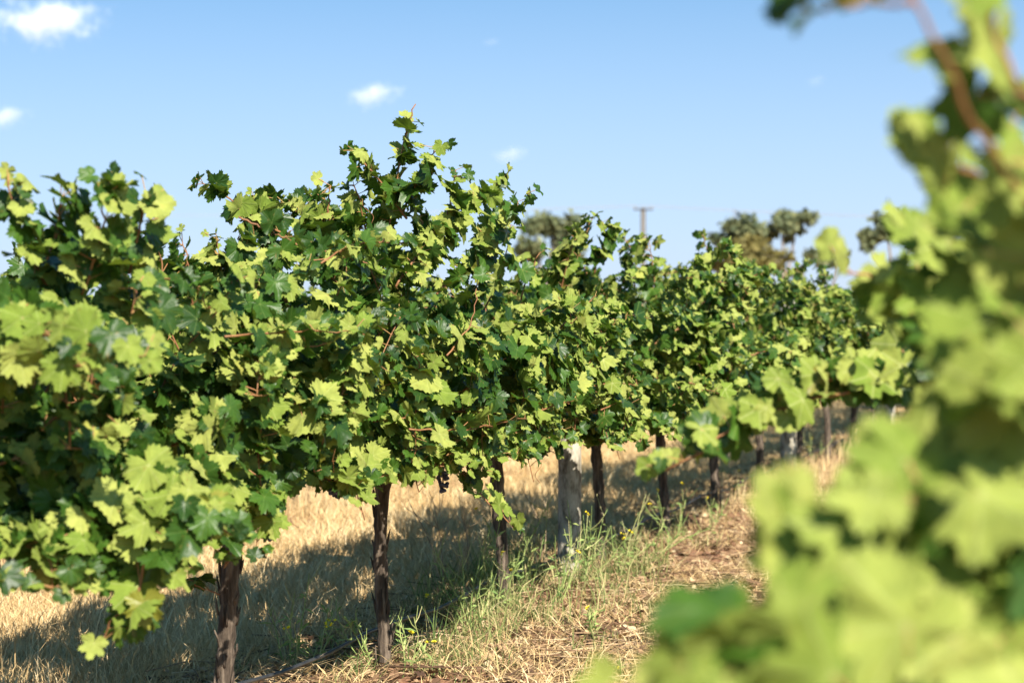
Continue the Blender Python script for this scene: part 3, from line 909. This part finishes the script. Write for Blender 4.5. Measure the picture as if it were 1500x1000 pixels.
cane([(1510, 360, 2.3), (1440, 270, 2.2), (1375, 215, 2.1)], per=1.1, size=.08, flip=.8)
cane([(1520, 260, 2.2), (1460, 215, 2.2)], per=1.4, size=.09, flip=.88)
cane([(1520, 460, 2.6), (1510, 380, 2.6), (1460, 330, 2.6)], per=1.5, flip=.8)
cane([(1520, 430, 3.1), (1460, 380, 3.2), (1350, 335, 3.3)], per=1.4, size=.09, flip=.8)
cane([(1520, 470, 3.4), (1440, 420, 3.4), (1310, 410, 3.5), (1235, 395, 3.5)], per=1.4, size=.09, flip=.8)
cane([(1500, 520, 3.2), (1440, 450, 3.2), (1350, 440, 3.3)], per=1.45)
cane([(1500, 560, 3.2), (1475, 530, 3.3), (1385, 500, 3.5)], per=1.6)
cane([(1540, 560, 2.2), (1540, 420, 2.1), (1520, 330, 2.1)], per=1.45)
cane([(1540, 620, 2.1), (1555, 560, 2.0), (1525, 510, 2.0)], per=1.5, flip=.88)
cane([(1530, 640, 2.3), (1545, 650, 2.2), (1495, 690, 2.1), (1430, 740, 2.1)], per=1.5)
cane([(1530, 690, 2.2), (1495, 700, 2.1), (1360, 730, 2.0), (1240, 770, 2.0), (1180, 800, 2.0)], per=1.5, flip=.88)
cane([(1530, 760, 2.2), (1400, 780, 2.1), (1270, 820, 2.0), (1170, 860, 1.95), (1110, 890, 1.95)], per=1.45, flip=.88)
cane([(1540, 840, 2.1), (1400, 890, 2.0), (1250, 920, 1.95), (1110, 940, 1.9), (1020, 960, 1.9)], per=1.45, flip=.88)
cane([(1540, 900, 2.0), (1400, 960, 1.9), (1200, 980, 1.85), (1000, 995, 1.85)], per=1.45, flip=.8)
cane([(1560, 960, 1.9), (1400, 1010, 1.85), (1200, 1050, 1.8), (1000, 1060, 1.8)], per=1.45, flip=.8)
cane([(1540, 600, 2.5), (1535, 580, 2.5), (1485, 570, 2.5)], per=1.6, flip=.8)
v.build('close out-of-focus grapevine filling the right side, arching cane at its top', G3, bunches=2)

v = Vine(row(C3, 4.5), 132, lod=1, top=1.58, n_shoots=26, leaf=.078, width=.5, half=.7)
cane([(1420, 520, 4.6), (1290, 535, 4.6), (1160, 575, 4.6), (1060, 635, 4.6), (975, 690, 4.6)], per=2.2, size=.075, flip=.7)
cane([(1400, 555, 4.6), (1290, 565, 4.6), (1200, 580, 4.6), (1120, 605, 4.6)], per=2.0, size=.075, flip=.7)
v.build('grapevine behind the close blurred one, one long leafy shoot reaching over the soil', G3, keep=16)
v = Vine(row(C3, 6.1), 133, lod=1, top=1.6, n_shoots=28, leaf=.078, width=.5)
LR = 'grapevine of the camera-side row hidden mostly behind the close blurred foliage'
p6 = v.build(LR, G3, keep=12)
for z in (7.7, 9.3, 10.9):
    copy_tree(p6, row(C3, z), LR, G3, rot=math.pi if z > 8 else 0)

# ------------------------------------------------------------------ flowering weeds
def weed(base, h, seed, dead=False, n=4, nf=3, label='', leanv=(0, 0)):
    rs = np.random.RandomState(seed)
    g = 'dead branching weeds' if dead else 'yellow flowering weeds under the row'
    base = np.array([base[0], base[1], gz(base[0], base[1])])
    o = thing('dead_weed' if dead else 'flowering_weed', label, 'weed', base, g)
    b = Buf(); tips = []
    for k in range(n):
        a = rs.uniform(0, 6.28)
        d = unit(np.array([math.cos(a) * .45 + leanv[0], math.sin(a) * .45 + leanv[1], 1.0]))
        p = base - UP * .01; pts = [p]; hh = h * rs.uniform(.6, 1.05)
        for i in range(9):
            d = unit(d + rs.normal(0, .13, 3) + UP * .03); p = p + d * hh / 9; pts.append(p)
        pts = np.array(pts)
        tube(b, pts, np.linspace(.0034, .0015, 10), 4, col=[0, rs.uniform(.2, .9), 0, 1], rs=rs)
        tips.append(pts[-1])
        for q in range(3 if not dead else 5):
            i = rs.randint(3, 9); e = unit(d + rs.normal(0, .8, 3) + UP * .3)
            bp = np.array([pts[i], pts[i] + e * hh * .12, pts[i] + e * hh * .22 + UP * .02])
            tube(b, bp, [.002, .0016, .001], 4, col=[0, rs.uniform(.3, 1), 0, 1], rs=rs)
            tips.append(bp[-1])
        if not dead:                                       # narrow leaves up the stem
            for q in range(11):
                i = rs.randint(0, 8); e = unit(rs.normal(0, 1, 3) * np.array([1, 1, .5]) + UP * .5)
                ln = rs.uniform(.03, .075); sd = unit(np.cross(e, rs.normal(0, 1, 3))) * .005
                q0 = pts[i]; V = np.array([q0, q0 + e * ln * .5 + sd, q0 + e * ln * .5 - sd, q0 + e * ln - UP * .008])
                b.add(V, [[0, 2, 1], [1, 2, 3]], 0, np.tile([0, rs.uniform(0, .7), 0, 1], (4, 1)))
    link('stem', b.mesh('weed_stem', [M['dead_stem' if dead else 'weed_stem']], base, smooth=False), o)
    if not dead:
        rs.shuffle(tips)
        for t in tips[:nf]:
            f = Buf()
            for u in range(3):
                cpt = t + rs.normal(0, .006, 3)
                for q in range(4):
                    a = q * 1.571 + rs.uniform(-.2, .2)
                    e = np.array([math.cos(a), math.sin(a), .9]); s_ = np.array([-math.sin(a), math.cos(a), 0]) * .0045
                    f.add([cpt, cpt + e * .006 + s_, cpt + e * .011, cpt + e * .006 - s_], [[0, 1, 2], [0, 2, 3]])
            link('flower', f.mesh('weed_flower', [M['flower']], base, smooth=False), o)
    return o

def at(x, y):                                               # the ground seen at a pixel
    return P(x, y, CAM_H * FPX / (y - 455.))
WD = [(428, 985, .42, 'slender flowering weed left of the straight dark trunk, at the bottom edge'),
      (460, 975, .36, 'short flowering weed between the hose and the straight dark trunk'),
      (542, 985, .40, 'flowering weed rising in front of the straight dark trunk'),
      (600, 985, .30, 'small flowering weed just right of the straight dark trunk'),
      (690, 930, .48, 'tall flowering weed midway between the straight trunk and the mottled post'),
      (725, 905, .52, 'bushy flowering weed in the densest green patch'),
      (770, 880, .55, 'tall flowering weed left of the mottled post'),
      (815, 890, .55, 'flowering weed arching over the front of the mottled post'),
      (850, 870, .50, 'flowering weed touching the right side of the mottled post'),
      (905, 850, .52, 'wide flowering weed leaning right past the slim dark trunk'),
      (950, 830, .45, 'flowering weed with long stems reaching towards the deepest shade'),
      (985, 800, .42, 'bright green flowering weed at the edge of the deepest shade'),
      (1040, 780, .36, 'flowering weed on the reddish soil beyond the slim trunk'),
      (1075, 745, .34, 'pale flowering weed before the plain post'),
      (1110, 730, .30, 'small flowering weed close to the foot of the plain post'),
      (895, 990, .10, 'tiny flowering weed on bare straw near the blurred leaves'),
      (865, 935, .16, 'low flowering weed on the fallen leaves in front of the mottled post'),
      (1190, 680, .36, 'flowering weed beyond the plain post among tall dry grass')]
for k, (x, y, h, lab) in enumerate(WD):
    weed(at(x, y), h, 300 + k, n=6 if h > .45 else 4, nf=1 + k % 2, label=lab, leanv=(.35, 0) if x in (815, 850, 905, 950) else (0, 0))
for k, (x, y, h, lab) in enumerate([(655, 885, .62, 'dead grey weed with thin curved branches above the green patch'),
                                    (690, 860, .60, 'dead brown weed against the sunlit straw, left of the green patch'),
                                    (790, 830, .66, 'dead weed with seed stalks beside the mottled post'),
                                    (420, 960, .34, 'dead dark weed stalks in shade left of the straight trunk'),
                                    (1000, 770, .4, 'dead straw coloured weed by the deepest shade')]):
    weed(at(x, y), h, 400 + k, dead=True, n=4, label=lab)

# ------------------------------------------------------------------ background: gum trees, bush, pole
def crown_leaves(b, centers, n, size, rs):
    """leaf sprays spread through the clumps"""
    pos = []
    for (c, r) in centers:
        m_ = int(n * r[0] * r[2])
        d = unit(rs.normal(0, 1, (m_, 3))) * (rs.uniform(.25, 1.0, m_) ** .5)[:, None]
        wob = 1 + .35 * np.sin(d[:, 0] * 5 + c[0]) * np.sin(d[:, 2] * 6 + c[2] * 3)
        pos.append(c + d * r * wob[:, None])
    p = np.vstack(pos); n_ = len(p)
    t = unit(rs.normal(0, 1, (n_, 3)) - UP * .5); s = unit(np.cross(t, rs.normal(0, 1, (n_, 3))))
    ln = (size * rs.uniform(.5, 1.3, n_))[:, None]; w = ln * .38
    V = np.stack([p, p + t * ln * .5 + s * w, p + t * ln, p + t * ln * .5 - s * w], 1)
    T = np.array([[0, 1, 2], [0, 2, 3]])[None] + (np.arange(n_) * 4)[:, None, None]
    col = np.ones((n_, 4, 4)); col[..., 1] = np.clip(rs.normal(.5, .28, n_), 0, 1)[:, None]
    b.add(V.reshape(-1, 3), T.reshape(-1, 3), 0, col.reshape(-1, 4))

def gum(x, Z, clumps, label, seed, m='gum_leaf', size=.40, n=700, name='gum_tree', fork=.45, tr=.22):
    """clumps: pixel centre x, y and pixel radii as the photo shows them, each with its own depth"""
    rs = np.random.RandomState(seed)
    px = FPX / Z
    base = P(x, 455 + CAM_H * px, Z); base[2] = 0
    o = thing(name, label, 'tree' if name == 'gum_tree' else 'bush', base, 'gum trees on the horizon' if name == 'gum_tree' else None)
    cs = []
    for (cx, cy, rx, ry) in clumps:
        c = P(cx, cy, Z) + np.array([0, rs.uniform(-.5, .5) * rx / px, 0])
        for q in range(7):
            e = rs.normal(0, .45, 3) * np.array([rx, rx, ry]) / px
            cs.append((c + e, np.array([rx, rx, ry]) / px * rs.uniform(.35, .6)))
    b = Buf(); topz = max(c[2] for c, _ in cs)
    fk = base + UP * topz * fork
    tube(b, spline([base - UP * .2, base + UP * topz * fork * .5 + np.array([.12, 0, 0]), fk], 9), np.linspace(tr, tr * .7, 9), 9, jit=.08, rs=rs)
    link('trunk', b.mesh('gum_trunk', [M['euc_bark']], base), o)
    for (cx, cy, rx, ry) in clumps:
        b = Buf()
        e = P(cx, cy, Z)
        tube(b, spline([fk - UP * .2, (fk + e) / 2 + np.array([.15 * (e[0] - fk[0]), 0, .05]), e], 9), np.linspace(tr * .6, tr * .2, 9), 7, jit=.06, rs=rs)
        for q in range(4):
            e2 = e + rs.normal(0, .6, 3) * np.array([rx, rx, ry]) / px
            tube(b, [e, (e + e2) / 2 + UP * .1, e2], [tr * .22, tr * .15, tr * .06], 5, rs=rs)
        link('limb', b.mesh('gum_limb', [M['euc_bark']], base), o)
    b = Buf(); crown_leaves(b, cs, n, size, rs)
    link('crown', b.mesh('gum_crown', [M[m]], base, smooth=False), o)
    return o
gum(797, 120, [(782, 328, 22, 20), (775, 362, 20, 16), (815, 330, 14, 15), (835, 332, 12, 15), (830, 365, 22, 18)], 'thin gum tree with open crown behind the dip beside the tallest vine', 501, n=600)
gum(1082, 120, [(1078, 330, 28, 19), (1060, 352, 16, 10)], 'gum tree with a rounded crown, left of the pair over the ochre bush', 502)
gum(1150, 122, [(1145, 324, 30, 17), (1125, 340, 14, 10), (1165, 333, 14, 12)], 'gum tree with an umbrella crown, right of the pair over the ochre bush', 503)
gum(1105, 116, [(1105, 378, 40, 22), (1140, 385, 25, 16), (1075, 385, 24, 18)], 'wide ochre coloured bush at the foot of the gum tree pair', 504, m='ochre_leaf', name='round_bush', fork=.25, tr=.12)
gum(1310, 130, [(1300, 330, 22, 18), (1340, 340, 20, 16), (1270, 350, 16, 14)], 'dark gum tree mostly hidden behind the blurred leaves at right', 505)
gum(1215, 150, [(1200, 372, 18, 10), (1230, 375, 16, 10)], 'low distant gum tree between the umbrella crown and the blurred leaves', 506)

def pole():
    Z = 150; px = FPX / Z
    base = P(942, 455 + CAM_H * px, Z); base[2] = 0
    top = P(942, 305, Z)[2]
    o = thing('power_pole', 'lone brown power pole with a short crossarm above the row', 'power pole', base)
    for sgn in (-1, 1):
        b = Buf(); tube(b, [base + np.array([sgn * .19, 0, -.3]), base + np.array([sgn * .13, 0, top])], [.055, .05], 4)
        link('steel_beam', b.mesh('steel_beam', [M['steel']], base, smooth=False), o)
    b = Buf(); tube(b, [base + np.array([0, 0, -.3]), base + np.array([0, 0, top - .05])], [.15, .10], 4)
    link('concrete_core', b.mesh('concrete_core', [M['concrete']], base, smooth=False), o)
    b = Buf(); tube(b, [base + np.array([-.72, -.15, top - .1]), base + np.array([.72, -.15, top - .1])], .06, 4)
    ca = link('crossarm', b.mesh('crossarm', [M['steel']], base, smooth=False), o)
    for dx in (-.62, 0, .62):
        b = Buf(); q = base + np.array([dx, -.15, top - .05])
        tube(b, [q, q + UP * .06, q + UP * .08, q + UP * .22], [.03, .03, .06, .03], 8)
        link('insulator', b.mesh('insulator', [M['concrete']], base), ca)
    for k, dx in enumerate((-.62, 0, .62)):
        q = base + np.array([dx, -.15, top + .17])
        far = np.array([1.0, .18, 0])
        pts = []
        for t in np.linspace(-1, 1, 41):
            s_ = t * 110
            sag = -1.2 * (1 - (2 * ((abs(t) * 110) % 110) / 110 - 1) ** 2)
            pts.append(q + far * s_ + UP * sag)
        line('power_line', ('power line on the outer left insulator of the pole', 'power line on the middle insulator of the pole', 'power line on the outer right insulator of the pole')[k],
             'power line', pts, .009, 'wire', 4, 'power lines of the pole')
pole()

# ------------------------------------------------------------------ clouds
def cloud_mat(seed, dens):
    m, n, l = mat('cloud_vapour')
    out = n('ShaderNodeOutputMaterial')
    t = n('ShaderNodeTexCoord')
    ln = n('ShaderNodeVectorMath'); ln.operation = 'LENGTH'
    mpn = n('ShaderNodeMapping'); mpn.inputs['Location'].default_value = (-1, -1, -1); mpn.inputs['Scale'].default_value = (2, 2, 2)
    l(t.outputs['Generated'], mpn.inputs[0]); l(mpn.outputs[0], ln.inputs[0])
    no = n('ShaderNodeTexNoise'); no.inputs['Scale'].default_value = 0.05; no.inputs['Detail'].default_value = 8; no.inputs['Roughness'].default_value = 0.7
    l(t.outputs['Object'], no.inputs['Vector'])
    # dense towards the middle, ragged at the rim
    a = n('ShaderNodeMath'); a.operation = 'MULTIPLY_ADD'; a.inputs[1].default_value = 2.6; a.inputs[2].default_value = -0.75
    l(no.outputs['Fac'], a.inputs[0])
    s = n('ShaderNodeMath'); s.operation = 'SUBTRACT'; l(a.outputs[0], s.inputs[0]); l(ln.outputs['Value'], s.inputs[1])
    mr = n('ShaderNodeMapRange'); mr.inputs['From Min'].default_value = 0.0; mr.inputs['From Max'].default_value = 0.75; mr.inputs['To Max'].default_value = dens
    l(s.outputs[0], mr.inputs['Value'])
    v = n('ShaderNodeVolumePrincipled')
    v.inputs['Color'].default_value = (1, 1, 1, 1)
    v.inputs['Anisotropy'].default_value = 0.0
    l(mr.outputs[0], v.inputs['Density'])
    l(v.outputs[0], out.inputs['Volume'])
    return m

def cloud(x, y, w, h, label, dens, seed):
    Z = 2000.; px = FPX / Z
    c = P(x, y, Z)
    rs = np.random.RandomState(seed)
    V = ICO[0] * np.array([w / 2, w / 2.6, h / 2]) / px
    me = mesh_np('cloud', V, ICO[1], [cloud_mat(seed, dens)])
    tag(link('cloud', me, loc=c), label, 'cloud', 'small clouds in the blue sky', kind='thing')
cloud(66, 30, 250, 100, 'largest puffy white cloud, in the top left corner', .040, 1)
cloud(8, 170, 100, 50, 'small cloud cut off by the left edge, below the largest one', .036, 2)
cloud(545, 138, 120, 58, 'bright small cloud just above the bare cane tip of the tallest vine', .034, 3)
cloud(748, 226, 90, 42, 'faint small cloud right of the tallest vine, above the dip in the row', .018, 4)
cloud(720, 62, 60, 18, 'thin faint wisp high in the middle of the sky', .009, 5)
cloud(1195, 118, 55, 28, 'faint wisp below the dark blurred leaves at top right', .009, 6)
